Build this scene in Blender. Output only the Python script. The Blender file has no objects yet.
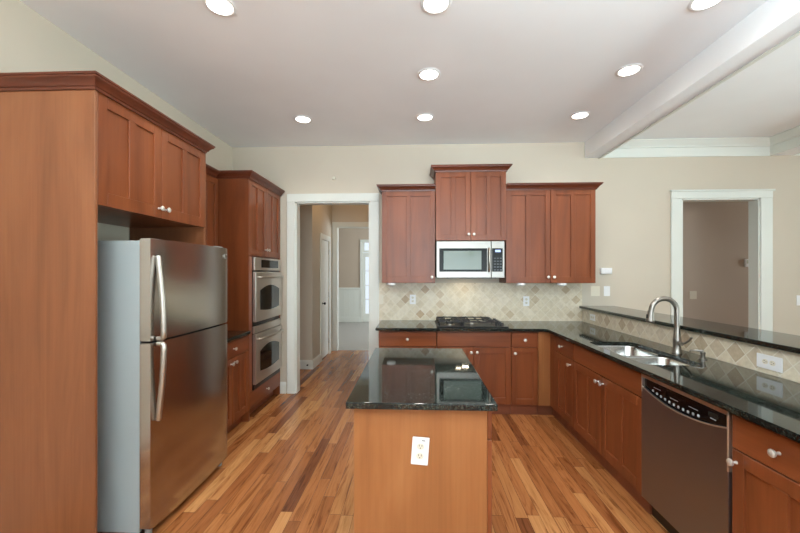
import bpy, bmesh, math, random
from mathutils import Vector, Matrix
random.seed(7)
SC = bpy.context.scene
COL = SC.collection

# ------------------------------------------------------------------ camera
CZ = 1.481
cam_d = bpy.data.cameras.new('camera'); cam = bpy.data.objects.new('camera', cam_d); COL.objects.link(cam)
cam_d.sensor_width = 36; cam_d.lens = 363.88 * 36 / 800; cam_d.shift_y = .00921; cam_d.clip_start = .05
cam.location = (0, 0, CZ)
cam.rotation_euler = (math.pi / 2, 0, .04198)
SC.camera = cam
# ------------------------------------------------------------------ world, exposure
w = bpy.data.worlds.new('sky'); SC.world = w; w.use_nodes = True
bg = w.node_tree.nodes['Background']; bg.inputs[0].default_value = (.80, .90, 1, 1); bg.inputs[1].default_value = 1.2
SC.view_settings.view_transform = 'Standard'; SC.view_settings.look = 'None'
SC.cycles.diffuse_bounces = 8
SC.view_settings.exposure = -0.04; SC.view_settings.gamma = 1

def light(name, kind, loc, rot, energy, color=(1, 1, 1), size=1, size_y=None, spot=None, spread=None):
    d = bpy.data.lights.new(name, kind); o = bpy.data.objects.new(name, d); COL.objects.link(o)
    o.location = loc; o.rotation_euler = rot; d.energy = energy; d.color = color
    if kind == 'AREA':
        d.shape = 'RECTANGLE'; d.size = size; d.size_y = size_y or size
        if spread: d.spread = spread
    else:
        d.shadow_soft_size = size
    if kind == 'SPOT':
        d.spot_size = spot; d.spot_blend = .9
    return o
R90 = math.pi / 2
# window daylight from behind the camera and living room, plus added fill lamps
light('window_daylight', 'AREA', (1.0, -3.36, 1.65), (R90, 0, 0), 40, (.86, .95, 1), 4.4, 2.2)
light('window_ground_light', 'AREA', (1.0, -3.34, 1.65), (R90 + .45, 0, 0), 105, (.80, .93, 1), 4.4, 2.0, spread=1.25)  # added to lift the ceiling, tilted up like ground bounce
light('window_ground_light', 'AREA', (-2.15, -.9, 1.6), (R90 + .7, 0, -R90), 300, (.80, .94, 1), 2.6, 1.9, spread=1.35)  # added fill for ceiling and beam face, set at invented left windows
light('window_daylight', 'AREA', (7.36, 0.9, 1.65), (R90, 0, R90), 42, (.80, 1, .95), 4.0, 2.2)
light('window_ground_light', 'AREA', (7.34, 0.9, 1.65), (R90 + .45, 0, R90), 95, (.80, .97, .96), 4.0, 2.2, spread=1.2)  # added fill reaching the left ceiling from the living-room side
light('window_daylight', 'AREA', (1.9, 9.3, 1.5), (R90, 0, R90), 120, (.86, .94, 1), 1.8, 1.9)  # added to brighten the far room; its window is invented
light('window_daylight', 'AREA', (7.35, 5.1, 1.5), (R90, 0, R90), 26, (.92, .96, 1), .8, 1.8)  # added to light the passage evenly; its window is invented
light('hall_lamp', 'POINT', (-1.0, 5.75, 2.85), (0, 0, 0), 6.5, (1, .64, .34), .12)

# ------------------------------------------------------------------ materials
def srgb(r, g, b):
    f = lambda c: (c / 255 / 12.92) if c / 255 <= .04045 else ((c / 255 + .055) / 1.055) ** 2.4
    return (f(r), f(g), f(b), 1)
class N:
    def __init__(s, name):
        s.m = bpy.data.materials.new(name); s.m.use_nodes = True; s.t = s.m.node_tree
        s.b = s.t.nodes['Principled BSDF']
    def n(s, t, **k):
        x = s.t.nodes.new(t)
        for a, v in k.items():
            if a.startswith('i_'): x.inputs[a[2:]].default_value = v
            else: setattr(x, a, v)
        return x
    def l(s, a, b): s.t.links.new(a, b)
    def math(s, op, a, b=None, c=None):
        x = s.n('ShaderNodeMath', operation=op)
        for i, v in enumerate((a, b, c)):
            if v is None: continue
            if isinstance(v, (int, float)): x.inputs[i].default_value = v
            else: s.l(v, x.inputs[i])
        return x.outputs[0]
    def ramp(s, fac, stops, interp='LINEAR'):
        x = s.n('ShaderNodeValToRGB'); e = x.color_ramp.elements; x.color_ramp.interpolation = interp
        while len(e) < len(stops): e.new(.5)
        for i, (p, c) in enumerate(stops): e[i].position = p; e[i].color = c
        s.l(fac, x.inputs[0]); return x.outputs[0]
    def mix(s, fac, a, b, mode='MIX'):
        x = s.n('ShaderNodeMix', data_type='RGBA', blend_type=mode)
        for i, v in ((0, fac), (6, a), (7, b)):
            if isinstance(v, (int, float, tuple)): x.inputs[i].default_value = v
            else: s.l(v, x.inputs[i])
        return x.outputs[2]
    def coord(s): return s.n('ShaderNodeTexCoord').outputs['Object']
    def noise(s, vec, scale, detail=3, rough=.5, dist=0):
        x = s.n('ShaderNodeTexNoise', i_Scale=scale, i_Detail=detail, i_Roughness=rough, i_Distortion=dist)
        s.l(vec, x.inputs['Vector']); return x.outputs[0]
    def mapping(s, vec, scale=(1, 1, 1), rot=(0, 0, 0), loc=(0, 0, 0)):
        x = s.n('ShaderNodeMapping'); x.inputs['Scale'].default_value = scale; x.inputs['Rotation'].default_value = rot
        x.inputs['Location'].default_value = loc; s.l(vec, x.inputs[0]); return x.outputs[0]
    def bump(s, h, strength=.1, dist=.01):
        x = s.n('ShaderNodeBump', i_Strength=strength, i_Distance=dist); s.l(h, x.inputs['Height']); s.l(x.outputs[0], s.b.inputs['Normal'])
    def set(s, **k):
        for a, v in k.items(): s.b.inputs[a.replace('_', ' ')].default_value = v
        return s

def plain(name, col, rough=.5, metal=0, spec=.5):
    x = N(name).set(Base_Color=col, Roughness=rough, Metallic=metal); x.b.inputs['Specular IOR Level'].default_value = spec
    v = x.noise(x.coord(), 60, 2)
    r = x.math('MULTIPLY_ADD', v, .08, rough - .04); x.l(r, x.b.inputs['Roughness'])
    return x.m
def emis(name, col, st):
    x = N(name).set(Base_Color=col, Emission_Color=col, Emission_Strength=st); return x.m
def paint(name, col, rough=.6, var=.03):
    x = N(name).set(Roughness=rough)
    c = x.coord(); v = x.noise(c, 1.2, 3)
    lo = tuple(a * (1 - var) for a in col[:3]) + (1,); hi = tuple(min(1, a * (1 + var)) for a in col[:3]) + (1,)
    x.l(x.ramp(v, [(.3, lo), (.7, hi)]), x.b.inputs['Base Color'])
    x.bump(x.noise(c, 220, 2), .05, .002); return x.m
def wood(name, dark, mid, lite, grain='z', rough=.32):
    x = N(name).set(Roughness=rough); x.b.inputs['Specular IOR Level'].default_value = .4
    c = x.coord()
    rnd = x.n('ShaderNodeObjectInfo').outputs['Random']
    va = x.n('ShaderNodeVectorMath', operation='ADD'); x.l(c, va.inputs[0])
    cmb = x.n('ShaderNodeCombineXYZ')
    for i in range(3): x.l(x.math('MULTIPLY', rnd, 17.3 + 9 * i), cmb.inputs[i])
    x.l(cmb.outputs[0], va.inputs[1]); c2 = va.outputs[0]
    k = {'x': (.12, 1, 1), 'y': (1, .12, 1), 'z': (1, 1, .12)}[grain]
    a = x.noise(x.mapping(c2, tuple(6 * q for q in k)), 1.0, 4, .55, .9)
    f = x.noise(x.mapping(c2, tuple(90 * q if q == 1 else 9 * q / .12 * .12 for q in k)), 1.0, 4, .6)
    col = x.ramp(a, [(.25, dark), (.5, mid), (.78, lite)])
    g = x.ramp(f, [(.25, (.92, .91, .90, 1)), (.6, (1.02, 1.02, 1.02, 1))])
    x.l(x.mix(1.0, col, g, 'MULTIPLY'), x.b.inputs['Base Color'])
    x.bump(f, .03, .002)
    return x.m

M = {}
M['cherry'] = wood('cherry_wood', srgb(102, 51, 26), srgb(123, 65, 34), srgb(140, 78, 44))
M['cherry_h'] = wood('cherry_wood_cross', srgb(102, 51, 26), srgb(123, 65, 34), srgb(140, 78, 44), 'h' and 'x')
M['cherry_hy'] = wood('cherry_wood_long', srgb(102, 51, 26), srgb(123, 65, 34), srgb(140, 78, 44), 'y')
M['veneer'] = wood('cherry_veneer', srgb(138, 86, 48), srgb(154, 98, 56), srgb(168, 112, 68))
M['veneer_tall'] = wood('cherry_tall_panel', srgb(118, 70, 42), srgb(134, 82, 51), srgb(148, 94, 60))
M['crown'] = wood('cherry_moulding', srgb(82, 40, 24), srgb(98, 48, 29), srgb(112, 57, 35), 'x')
M['kick'] = wood('cherry_toe_kick', srgb(102, 55, 34), srgb(122, 67, 42), srgb(136, 78, 50), 'x', .5)
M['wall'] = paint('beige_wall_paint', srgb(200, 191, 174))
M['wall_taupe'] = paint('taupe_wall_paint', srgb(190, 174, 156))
M['ceiling'] = paint('white_ceiling_paint', srgb(240, 243, 245), .75)
M['trim'] = paint('white_trim_paint', srgb(220, 224, 217), .35, .01)
M['white'] = plain('white_plastic', srgb(235, 236, 236), .35)
M['ivory'] = plain('ivory_plastic', srgb(222, 216, 198), .4)
M['black'] = plain('black_plastic', srgb(14, 14, 15), .3)
M['iron'] = plain('cast_iron', srgb(30, 30, 32), .45)
M['rubber'] = plain('dark_rubber', srgb(22, 20, 19), .7)
M['glass_black'] = plain('black_glass', srgb(12, 14, 15), .05, 0, .35)
M['dark_panel'] = plain('dark_appliance_panel', srgb(24, 28, 27), .18, 0, .12)
M['oven_glass'] = plain('oven_window_glass', srgb(20, 20, 20), .06)
M['nickel'] = plain('satin_nickel', srgb(184, 178, 168), .36, 1)
M['faucet_nickel'] = plain('brushed_faucet_nickel', srgb(146, 141, 134), .3, 1)
M['knob_nickel'] = plain('bright_knob_nickel', srgb(222, 219, 212), .42, .7)
M['chrome'] = plain('polished_steel', srgb(215, 215, 212), .12, 1)
M['fridge_grey'] = plain('grey_appliance_paint', srgb(150, 158, 157), .42)
M['mark_grey'] = plain('grey_print', srgb(160, 162, 165), .5)
M['slot'] = plain('dark_slot', srgb(60, 58, 50), .6)
M['bulb'] = emis('lit_lamp_lens', (1, .95, .86, 1), 14)
M['warmlens'] = emis('lit_cooktop_lamp', (1, .85, .6, 1), 12)
M['display'] = emis('lit_display', (.35, .45, .9, 1), .6)

def steel(name, col, rough, ax):
    x = N(name).set(Metallic=1, Roughness=rough, Base_Color=col)
    c = x.coord(); k = {'x': (1.5, 260, 260), 'y': (260, 1.5, 260), 'z': (260, 260, 1.5)}[ax]
    f = x.noise(x.mapping(c, k), 1, 2)
    x.l(x.math('MULTIPLY_ADD', f, .06, rough - .03), x.b.inputs['Roughness'])
    x.bump(f, .004, .0005); return x.m
M['steel_y'] = steel('brushed_steel_long', srgb(186, 182, 178), .20, 'y')
M['steel_oven'] = steel('brushed_steel_oven', srgb(208, 202, 194), .36, 'y')
M['steel_x'] = steel('brushed_steel_cross', srgb(134, 131, 125), .3, 'x')
M['steel_dark'] = steel('brushed_steel_dark', srgb(146, 148, 156), .36, 'y')
M['sinksteel'] = steel('sink_steel', srgb(200, 200, 196), .22, 'x')

def granite():
    x = N('black_green_granite').set(Roughness=.045); x.b.inputs['Specular IOR Level'].default_value = .5
    c = x.coord()
    v = x.n('ShaderNodeTexVoronoi', i_Scale=210); x.l(c, v.inputs['Vector'])
    s = x.n('ShaderNodeSeparateColor'); x.l(v.outputs['Color'], s.inputs[0])
    a = x.ramp(s.outputs[0], [(0, (.006, .008, .007, 1)), (.55, (.012, .016, .014, 1)), (.80, (.028, .036, .030, 1)), (.96, (.065, .078, .062, 1))], 'CONSTANT')
    n = x.noise(c, 7, 3)
    b = x.ramp(n, [(.35, (.7, .7, .7, 1)), (.7, (1.5, 1.5, 1.45, 1))])
    x.l(x.mix(1, a, b, 'MULTIPLY'), x.b.inputs['Base Color']); return x.m
M['granite'] = granite()

def floor_mat():
    x = N('oak_strip_floor').set(Roughness=.22)
    c = x.coord(); s = x.n('ShaderNodeSeparateXYZ'); x.l(c, s.inputs[0])
    u = x.math('DIVIDE', s.outputs[0], .076); iu = x.math('FLOOR', u); fu = x.math('SUBTRACT', u, iu)
    w1 = x.n('ShaderNodeTexWhiteNoise', noise_dimensions='1D'); x.l(iu, w1.inputs['W'])
    y = x.math('DIVIDE', s.outputs[1], 1.0); y2 = x.math('MULTIPLY_ADD', w1.outputs[0], 7.3, y); iy = x.math('FLOOR', y2); fy = x.math('SUBTRACT', y2, iy)
    cb = x.n('ShaderNodeCombineXYZ'); x.l(iu, cb.inputs[0]); x.l(iy, cb.inputs[1])
    w2 = x.n('ShaderNodeTexWhiteNoise', noise_dimensions='2D'); x.l(cb.outputs[0], w2.inputs['Vector'])
    base = x.ramp(w2.outputs[0], [(0, srgb(116, 66, 36)), (.12, srgb(150, 92, 51)), (.4, srgb(167, 107, 61)), (.75, srgb(178, 118, 69)), (1, srgb(197, 142, 89))])
    off = x.n('ShaderNodeVectorMath', operation='ADD'); x.l(c, off.inputs[0])
    sc = x.n('ShaderNodeVectorMath', operation='SCALE'); x.l(w2.outputs['Color'], sc.inputs[0]); sc.inputs['Scale'].default_value = 31; x.l(sc.outputs[0], off.inputs[1])
    g1 = x.noise(x.mapping(off.outputs[0], (17, 1.5, 1)), 1, 5, .62, 2.2)
    g2 = x.noise(x.mapping(off.outputs[0], (120, 4, 1)), 1, 3)
    t1 = x.ramp(g1, [(.35, (.46, .35, .27, 1)), (.45, (.86, .82, .77, 1)), (.54, (.98, .97, .96, 1)), (.75, (1.08, 1.07, 1.05, 1))])
    t2 = x.ramp(g2, [(.3, (.86, .84, .82, 1)), (.6, (1.02, 1.02, 1.02, 1))])
    col = x.mix(1, x.mix(.85, base, t1, 'MULTIPLY'), t2, 'MULTIPLY')
    e = x.math('MINIMUM', x.math('MINIMUM', fu, x.math('SUBTRACT', 1, fu)), x.math('MULTIPLY', x.math('MINIMUM', fy, x.math('SUBTRACT', 1, fy)), 12.0))
    gap = x.math('LESS_THAN', e, .012)
    x.l(x.mix(gap, col, srgb(70, 38, 24)), x.b.inputs['Base Color'])
    x.l(x.math('MULTIPLY_ADD', g2, .04, .24), x.b.inputs['Roughness'])
    x.bump(x.math('SUBTRACT', 1, gap), .15, .002); return x.m
M['floor'] = floor_mat()

def tile_mat(name, ax, s, z0, row):
    x = N(name).set(Roughness=.38)
    c = x.coord(); p = x.n('ShaderNodeSeparateXYZ'); x.l(c, p.inputs[0])
    a = p.outputs[ax]; b = x.math('SUBTRACT', p.outputs[2], z0); k = 1 / (math.sqrt(2) * s)
    u = x.math('MULTIPLY_ADD', x.math('ADD', a, b), k, 100.5); v = x.math('MULTIPLY_ADD', x.math('SUBTRACT', a, b), k, 100.5)
    iu, iv = x.math('FLOOR', u), x.math('FLOOR', v); fu, fv = x.math('SUBTRACT', u, iu), x.math('SUBTRACT', v, iv)
    cb = x.n('ShaderNodeCombineXYZ'); x.l(iu, cb.inputs[0]); x.l(iv, cb.inputs[1])
    wn = x.n('ShaderNodeTexWhiteNoise', noise_dimensions='2D'); x.l(cb.outputs[0], wn.inputs['Vector'])
    cream = [(0, srgb(216, 205, 180)), (.5, srgb(222, 212, 190)), (.80, srgb(208, 194, 166)), (.92, srgb(198, 180, 150)), (.98, srgb(182, 158, 126))]
    rw = [(0, srgb(218, 208, 188)), (.30, srgb(211, 200, 179)), (.55, srgb(202, 187, 162)), (.80, srgb(192, 174, 147)), (.93, srgb(168, 142, 110))]
    col = x.ramp(wn.outputs[0], cream, 'CONSTANT')
    if row:
        same = x.math('COMPARE', iu, iv, .1)
        cr = x.ramp(wn.outputs[0], [(0, srgb(222, 212, 190)), (1, srgb(212, 200, 176))])
        col = x.mix(same, cr, x.ramp(wn.outputs[0], rw, 'CONSTANT'))
    n = x.noise(c, 28, 5, .65); n2 = x.noise(c, 140, 2)
    col = x.mix(1, col, x.ramp(n, [(.3, (.84, .82, .78, 1)), (.65, (1.05, 1.05, 1.05, 1))]), 'MULTIPLY')
    e = x.math('MINIMUM', x.math('MINIMUM', fu, x.math('SUBTRACT', 1, fu)), x.math('MINIMUM', fv, x.math('SUBTRACT', 1, fv)))
    g = x.math('LESS_THAN', e, .032)
    x.l(x.mix(g, col, srgb(224, 217, 200)), x.b.inputs['Base Color'])
    x.bump(x.math('MINIMUM', e, .07), .5, .02); return x.m
M['tile'] = tile_mat('tumbled_stone_tile', 0, .085, .93, False)
M['tile_bar'] = tile_mat('tumbled_stone_tile_row', 1, .098, .993, True)
def carpet_mat():
    x = N('grey_carpet').set(Roughness=.95)
    c = x.coord(); n = x.noise(c, 160, 3)
    x.l(x.ramp(n, [(.3, srgb(150, 147, 140)), (.7, srgb(190, 187, 180))]), x.b.inputs['Base Color']); x.bump(n, .4, .01); return x.m
M['carpet'] = carpet_mat()
def leaf_mat():
    x = N('green_leaves').set(Roughness=.6)
    n = x.noise(x.coord(), 9, 4); x.l(x.ramp(n, [(.35, srgb(38, 62, 30)), (.7, srgb(110, 140, 70))]), x.b.inputs['Base Color']); return x.m
M['leaf'] = leaf_mat()
M['lawn'] = plain('lawn_green', srgb(96, 118, 62), .9)
gl = N('window_glass').set(Roughness=0, Transmission_Weight=1, IOR=1.45); M['glass'] = gl.m
# clear thin pane: mostly transparent with a glossy sheen
t = gl.t; tr = gl.n('ShaderNodeBsdfTransparent'); gs = gl.n('ShaderNodeBsdfGlossy', i_Roughness=.02); mx = gl.n('ShaderNodeMixShader'); mx.inputs[0].default_value = .06
gl.l(tr.outputs[0], mx.inputs[1]); gl.l(gs.outputs[0], mx.inputs[2]); gl.l(mx.outputs[0], t.nodes['Material Output'].inputs[0])

# ------------------------------------------------------------------ mesh helpers
ORIG = {}
class MB:
    def __init__(s): s.bm = bmesh.new()
    def box(s, x0, x1, y0, y1, z0, z1, bev=0, seg=1):
        x0, x1 = min(x0, x1), max(x0, x1); y0, y1 = min(y0, y1), max(y0, y1); z0, z1 = min(z0, z1), max(z0, z1)
        r = bmesh.ops.create_cube(s.bm, size=1)
        for v in r['verts']:
            v.co = Vector(((x0 + x1) / 2 + v.co.x * (x1 - x0), (y0 + y1) / 2 + v.co.y * (y1 - y0), (z0 + z1) / 2 + v.co.z * (z1 - z0)))
        if bev:
            es = list({e for v in r['verts'] for e in v.link_edges})
            bmesh.ops.bevel(s.bm, geom=es, offset=bev, segments=seg, affect='EDGES', profile=.5)
        return s
    def tube(s, pts, rad, seg=14, flat=1.0, up=None):
        pts = [Vector(p) for p in pts]
        if not isinstance(rad, (list, tuple)): rad = [rad] * len(pts)
        rings = []; prev = None
        for i, p in enumerate(pts):
            d = (pts[min(i + 1, len(pts) - 1)] - pts[max(i - 1, 0)]).normalized()
            if prev is None:
                a = Vector(up) if up else (Vector((0, 0, 1)) if abs(d.z) < .9 else Vector((0, 1, 0)))
                n = (a - d * a.dot(d)).normalized()
            else: n = (prev - d * prev.dot(d)).normalized()
            prev = n; b = d.cross(n)
            rings.append([s.bm.verts.new(p + n * (rad[i] * math.cos(2 * math.pi * k / seg)) + b * (rad[i] * flat * math.sin(2 * math.pi * k / seg))) for k in range(seg)])
        for r0, r1 in zip(rings, rings[1:]):
            for k in range(seg): s.bm.faces.new((r0[k], r0[(k + 1) % seg], r1[(k + 1) % seg], r1[k]))
        s.bm.faces.new(rings[0][::-1]); s.bm.faces.new(rings[-1]); return s
    def lathe(s, prof, o, axis=(0, 0, 1), seg=20, ring=False):
        """prof: (radius, height) pairs along axis from o"""
        ax = Vector(axis).normalized(); o = Vector(o)
        a = Vector((0, 0, 1)) if abs(ax.z) < .9 else Vector((1, 0, 0)); n = (a - ax * a.dot(ax)).normalized(); b = ax.cross(n)
        rings = []
        for r, h in prof:
            if r < 1e-6: rings.append([s.bm.verts.new(o + ax * h)])
            else: rings.append([s.bm.verts.new(o + ax * h + n * (r * math.cos(2 * math.pi * k / seg)) + b * (r * math.sin(2 * math.pi * k / seg))) for k in range(seg)])
        for r0, r1 in zip(rings, rings[1:] + (rings[:1] if ring else [])):
            for k in range(seg):
                q = (k + 1) % seg
                if len(r0) == 1 and len(r1) == 1: continue
                if len(r0) == 1: s.bm.faces.new((r0[0], r1[q], r1[k]))
                elif len(r1) == 1: s.bm.faces.new((r0[k], r0[q], r1[0]))
                else: s.bm.faces.new((r0[k], r0[q], r1[q], r1[k]))
        if len(rings[0]) > 1 and not ring: s.bm.faces.new(rings[0][::-1])
        if len(rings[-1]) > 1 and not ring: s.bm.faces.new(rings[-1])
        return s
    def sweep(s, path, prof, z, side=1):
        """prof (out, up) swept along an open plan path with mitred corners"""
        P = [Vector((p[0], p[1])) for p in path]; rings = []
        def nrm(a, b):
            d = (b - a).normalized(); return Vector((d.y, -d.x)) * side
        for i, p in enumerate(P):
            if i == 0: m = nrm(P[0], P[1])
            elif i == len(P) - 1: m = nrm(P[-2], P[-1])
            else:
                a, b = nrm(P[i - 1], p), nrm(p, P[i + 1]); m = (a + b) / (1 + a.dot(b))
            rings.append([s.bm.verts.new((p.x + m.x * o, p.y + m.y * o, z + u)) for o, u in prof])
        k = len(prof)
        for r0, r1 in zip(rings, rings[1:]):
            for j in range(k): s.bm.faces.new((r0[j], r0[(j + 1) % k], r1[(j + 1) % k], r1[j]))
        s.bm.faces.new(rings[0]); s.bm.faces.new(rings[-1][::-1]); return s
    def prism(s, pts, ext):
        """polygon pts (3D) extruded by vector ext"""
        a = [s.bm.verts.new(p) for p in pts]; e = Vector(ext); b = [s.bm.verts.new(Vector(p) + e) for p in pts]
        s.bm.faces.new(a); s.bm.faces.new(b[::-1]); n = len(a)
        for i in range(n): s.bm.faces.new((a[i], a[(i + 1) % n], b[(i + 1) % n], b[i]))
        return s
    def build(s, name, mat, parent=None, angle=20, origin=None):
        bmesh.ops.recalc_face_normals(s.bm, faces=s.bm.faces)
        o0 = Vector(ORIG[parent.name]) if parent else Vector(origin or (0, 0, 0))
        if o0.length: bmesh.ops.translate(s.bm, verts=s.bm.verts, vec=-o0)
        me = bpy.data.meshes.new(name); s.bm.to_mesh(me); s.bm.free()
        for p in me.polygons: p.use_smooth = True
        me.set_sharp_from_angle(angle=math.radians(angle))
        me.materials.append(M[mat] if isinstance(mat, str) else mat)
        o = bpy.data.objects.new(name, me); COL.objects.link(o)
        if parent: o.parent = parent; ORIG[o.name] = tuple(o0)
        else: o.location = o0; ORIG[o.name] = tuple(o0)
        return o
def tag(o, label, cat, group=None):
    o['label'] = label; o['category'] = cat
    if group: o['group'] = group
    return o
def thing(name, label, cat, loc, group=None):
    o = bpy.data.objects.new(name, None); COL.objects.link(o); o.location = loc; o.empty_display_size = .1
    ORIG[o.name] = tuple(loc); return tag(o, label, cat, group)
def struct(o): o['kind'] = 'structure'; return o
def B(name, mat, parent, *b, bev=0, seg=1): return MB().box(*b, bev=bev, seg=seg).build(name, mat, parent)
def copy_thing(o, loc, label):
    c = o.copy(); COL.objects.link(c); c.location = loc; c['label'] = label; ORIG[c.name] = tuple(loc)
    for ch in o.children:
        d = ch.copy(); COL.objects.link(d); d.parent = c
        for g in ch.children:
            e = g.copy(); COL.objects.link(e); e.parent = d
    return c

# facing frames: f(u, n, w) -> xyz ; u runs along the front, n outward
def face_back(y): return lambda u, n, w: (u, y - n, w)
def face_left(x): return lambda u, n, w: (x + n, u, w)
def face_right(x): return lambda u, n, w: (x - n, u, w)
def fbox(mb, F, u0, u1, n0, n1, w0, w1, bev=0):
    a, b = F(u0, n0, w0), F(u1, n1, w1); mb.box(a[0], b[0], a[1], b[1], a[2], b[2], bev); return mb
def outdir(F):
    a, b = Vector(F(0, 0, 0)), Vector(F(0, 1, 0)); return b - a
KNOB = [(.0, .0), (.0075, .0), (.0075, .004), (.005, .008), (.0055, .016), (.013, .021), (.0165, .027), (.0155, .032), (.009, .0355), (0, .0365)]
def knob(F, u, w, n, parent):
    return MB().lathe(KNOB, F(u, n, w), outdir(F), 16).build('knob', 'knob_nickel', parent, 50)
def shaker(F, u0, u1, w0, w1, parent, panels=2, name='door', mat='cherry', kn=None, st=.058, th=.02):
    mb = MB(); b = .0018
    fbox(mb, F, u0, u0 + st, 0, th, w0, w1, b); fbox(mb, F, u1 - st, u1, 0, th, w0, w1, b)
    fbox(mb, F, u0 + st, u1 - st, 0, th, w0, w0 + st + .012, b); fbox(mb, F, u0 + st, u1 - st, 0, th, w1 - st - .004, w1, b)
    if panels == 2:
        m = (u0 + u1) / 2; fbox(mb, F, m - st * .45, m + st * .45, 0, th, w0 + st + .01, w1 - st - .002, b)
    fbox(mb, F, u0 + st * .8, u1 - st * .8, .001, th - .011, w0 + st * .8, w1 - st * .8)
    d = mb.build(name, mat, parent, 35)
    if kn: knob(F, kn[0], kn[1], th, d)
    return d
def slab(F, u0, u1, w0, w1, parent, name='drawer', mat='cherry_h', kn=None, th=.02):
    d = fbox(MB(), F, u0, u1, 0, th, w0, w1, .003).build(name, mat, parent)
    if kn: knob(F, kn[0], kn[1], th, d)
    return d
CROWN = [(o_, u_ * .87) for o_, u_ in [(0, 0), (.010, 0), (.012, .014), (.020, .018), (.024, .030), (.036, .046), (.048, .054), (.049, .064), (.055, .066), (.055, .078), (0, .078)]]

# ------------------------------------------------------------------ room shell
YW, XL, CE = 4.4537, -2.282, 3.06
XR, YR = 7.5, -3.5
mb = MB(); mb.box(-5, XR + .2, YR - .2, 7.01, -.1, 0); struct(mb.build('floor', 'floor'))
mb = MB(); mb.box(-5, 2, 7.01, 11.4, -.1, -.002); struct(mb.build('floor_carpet', 'carpet'))
mb = MB(); mb.box(-5, XR + .2, YR - .2, 11.4, CE, CE + .1); struct(mb.build('ceiling', 'ceiling'))
# back wall with hall doorway and living-room opening
T = .12
DX0, DX1, DZ = -1.484, -.555, 2.370
OX0, OX1, OZ = 3.153, 4.044, 2.372
mb = MB()
mb.box(-5, DX0, YW, YW + T, 0, CE).box(DX0, DX1, YW, YW + T, DZ, CE).box(DX1, OX0, YW, YW + T, 0, CE)
mb.box(OX0, OX1, YW, YW + T, OZ, CE).box(OX1, XR + .2, YW, YW + T, 0, CE)
struct(mb.build('wall_back', 'wall'))

# rear wall with wide windows behind the camera; living-room wall with windows
def wall_windows(name, axis, pos, lo, hi, wins, z0, z1, t):
    mb = MB(); c = lo
    def bx(a, b, za, zb):
        if axis == 'y': mb.box(a, b, pos, pos + t, za, zb)
        else: mb.box(pos, pos + t, a, b, za, zb)
    for a, b in wins:
        bx(c, a, 0, CE); bx(a, b, 0, z0); bx(a, b, z1, CE); c = b
    bx(c, hi, 0, CE)
    struct(mb.build(name, 'wall'))
RW = [(-1.2, .25), (.30, 1.75), (1.80, 3.25)]
wall_windows('wall_rear', 'y', YR - .12, XL, XR, RW, .55, 2.75, .12)
SW = [(-1.1, .2), (.25, 1.55), (1.6, 2.9)]
wall_windows('wall_right', 'x', XR, YR, YW, SW, .55, 2.75, .12)
LW = [(-2.15, -.92), (-.87, .36)]  # unseen left windows, made up to carry the ceiling fill
wall_windows('wall_left', 'x', XL - .12, YR, YW, LW, .55, 2.75, .12)
FW = [(8.3, 10.3)]  # unseen opening, cut to carry the far-room fill lamp
wall_windows('wall_far_right', 'x', 2, 7.0, 11.2, FW, .55, 2.5, .12)
wi = 0
for axis, pos, wins in (('y', YR - .06, RW), ('x', XR + .06, SW), ('x', XL - .06, LW), ('x', 2.06, FW)):
    for a, b in wins:
        wi += 1
        fr = MB()
        def bx(m_, u0, u1, z0, z1, d=.03):
            if axis == 'y': m_.box(u0, u1, pos - d, pos + d, z0, z1)
            else: m_.box(pos - d, pos + d, u0, u1, z0, z1)
        bx(fr, a, a + .06, .55, 2.75); bx(fr, b - .06, b, .55, 2.75); bx(fr, a, b, .55, .61); bx(fr, a, b, 2.69, 2.75); bx(fr, a, b, 1.62, 1.67)
        f = struct(fr.build('window_%d' % wi, 'trim'))
        g = MB(); bx(g, a + .06, b - .06, .61, 2.69, .003); g.build('pane', 'glass', f)
# hall beyond the doorway
struct(MB().box(-3.0, -1.60, 5.60, 5.72, 0, CE).build('wall_hall_front', 'wall'))
mb = MB(); mb.box(-1.72, -1.60, 5.721, 6.13, 0, CE).box(-1.72, -1.60, 6.13, 6.67, 2.08, CE).box(-1.72, -1.60, 6.67, 6.95, 0, CE); struct(mb.build('wall_hall_side', 'wall'))
struct(MB().box(-3.1, -3.0, YW + T, 5.72, 0, CE).build('wall_hall_left', 'wall'))
struct(MB().box(-.32, -.2, YW + T, 6.95, 0, CE).build('wall_hall_right', 'wall'))
mb = MB(); mb.box(-5, -1.515, 6.95, 7.07, 0, CE).box(-1.515, -.70, 6.95, 7.07, 2.387, CE).box(-.70, 2, 6.95, 7.07, 0, CE); struct(mb.build('wall_hall_end', 'wall'))
# far carpeted room
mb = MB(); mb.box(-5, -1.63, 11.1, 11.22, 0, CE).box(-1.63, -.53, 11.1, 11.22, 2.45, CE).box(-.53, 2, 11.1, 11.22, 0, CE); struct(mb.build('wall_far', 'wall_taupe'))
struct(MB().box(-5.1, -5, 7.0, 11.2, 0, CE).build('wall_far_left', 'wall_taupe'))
mb = MB(); mb.box(-5, -1.69, 11.08, 11.1, 0, 1.0)
mb.box(-5, -1.69, 11.055, 11.1, 1.0, 1.06, .006).box(-5, -1.69, 11.06, 11.1, 0, .16, .006)
for i in range(20): mb.box(-4.9 + i * .16, -4.9 + i * .16 + .012, 11.074, 11.1, .16, 1.0)
struct(mb.build('trim_wainscot', 'trim'))
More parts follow.
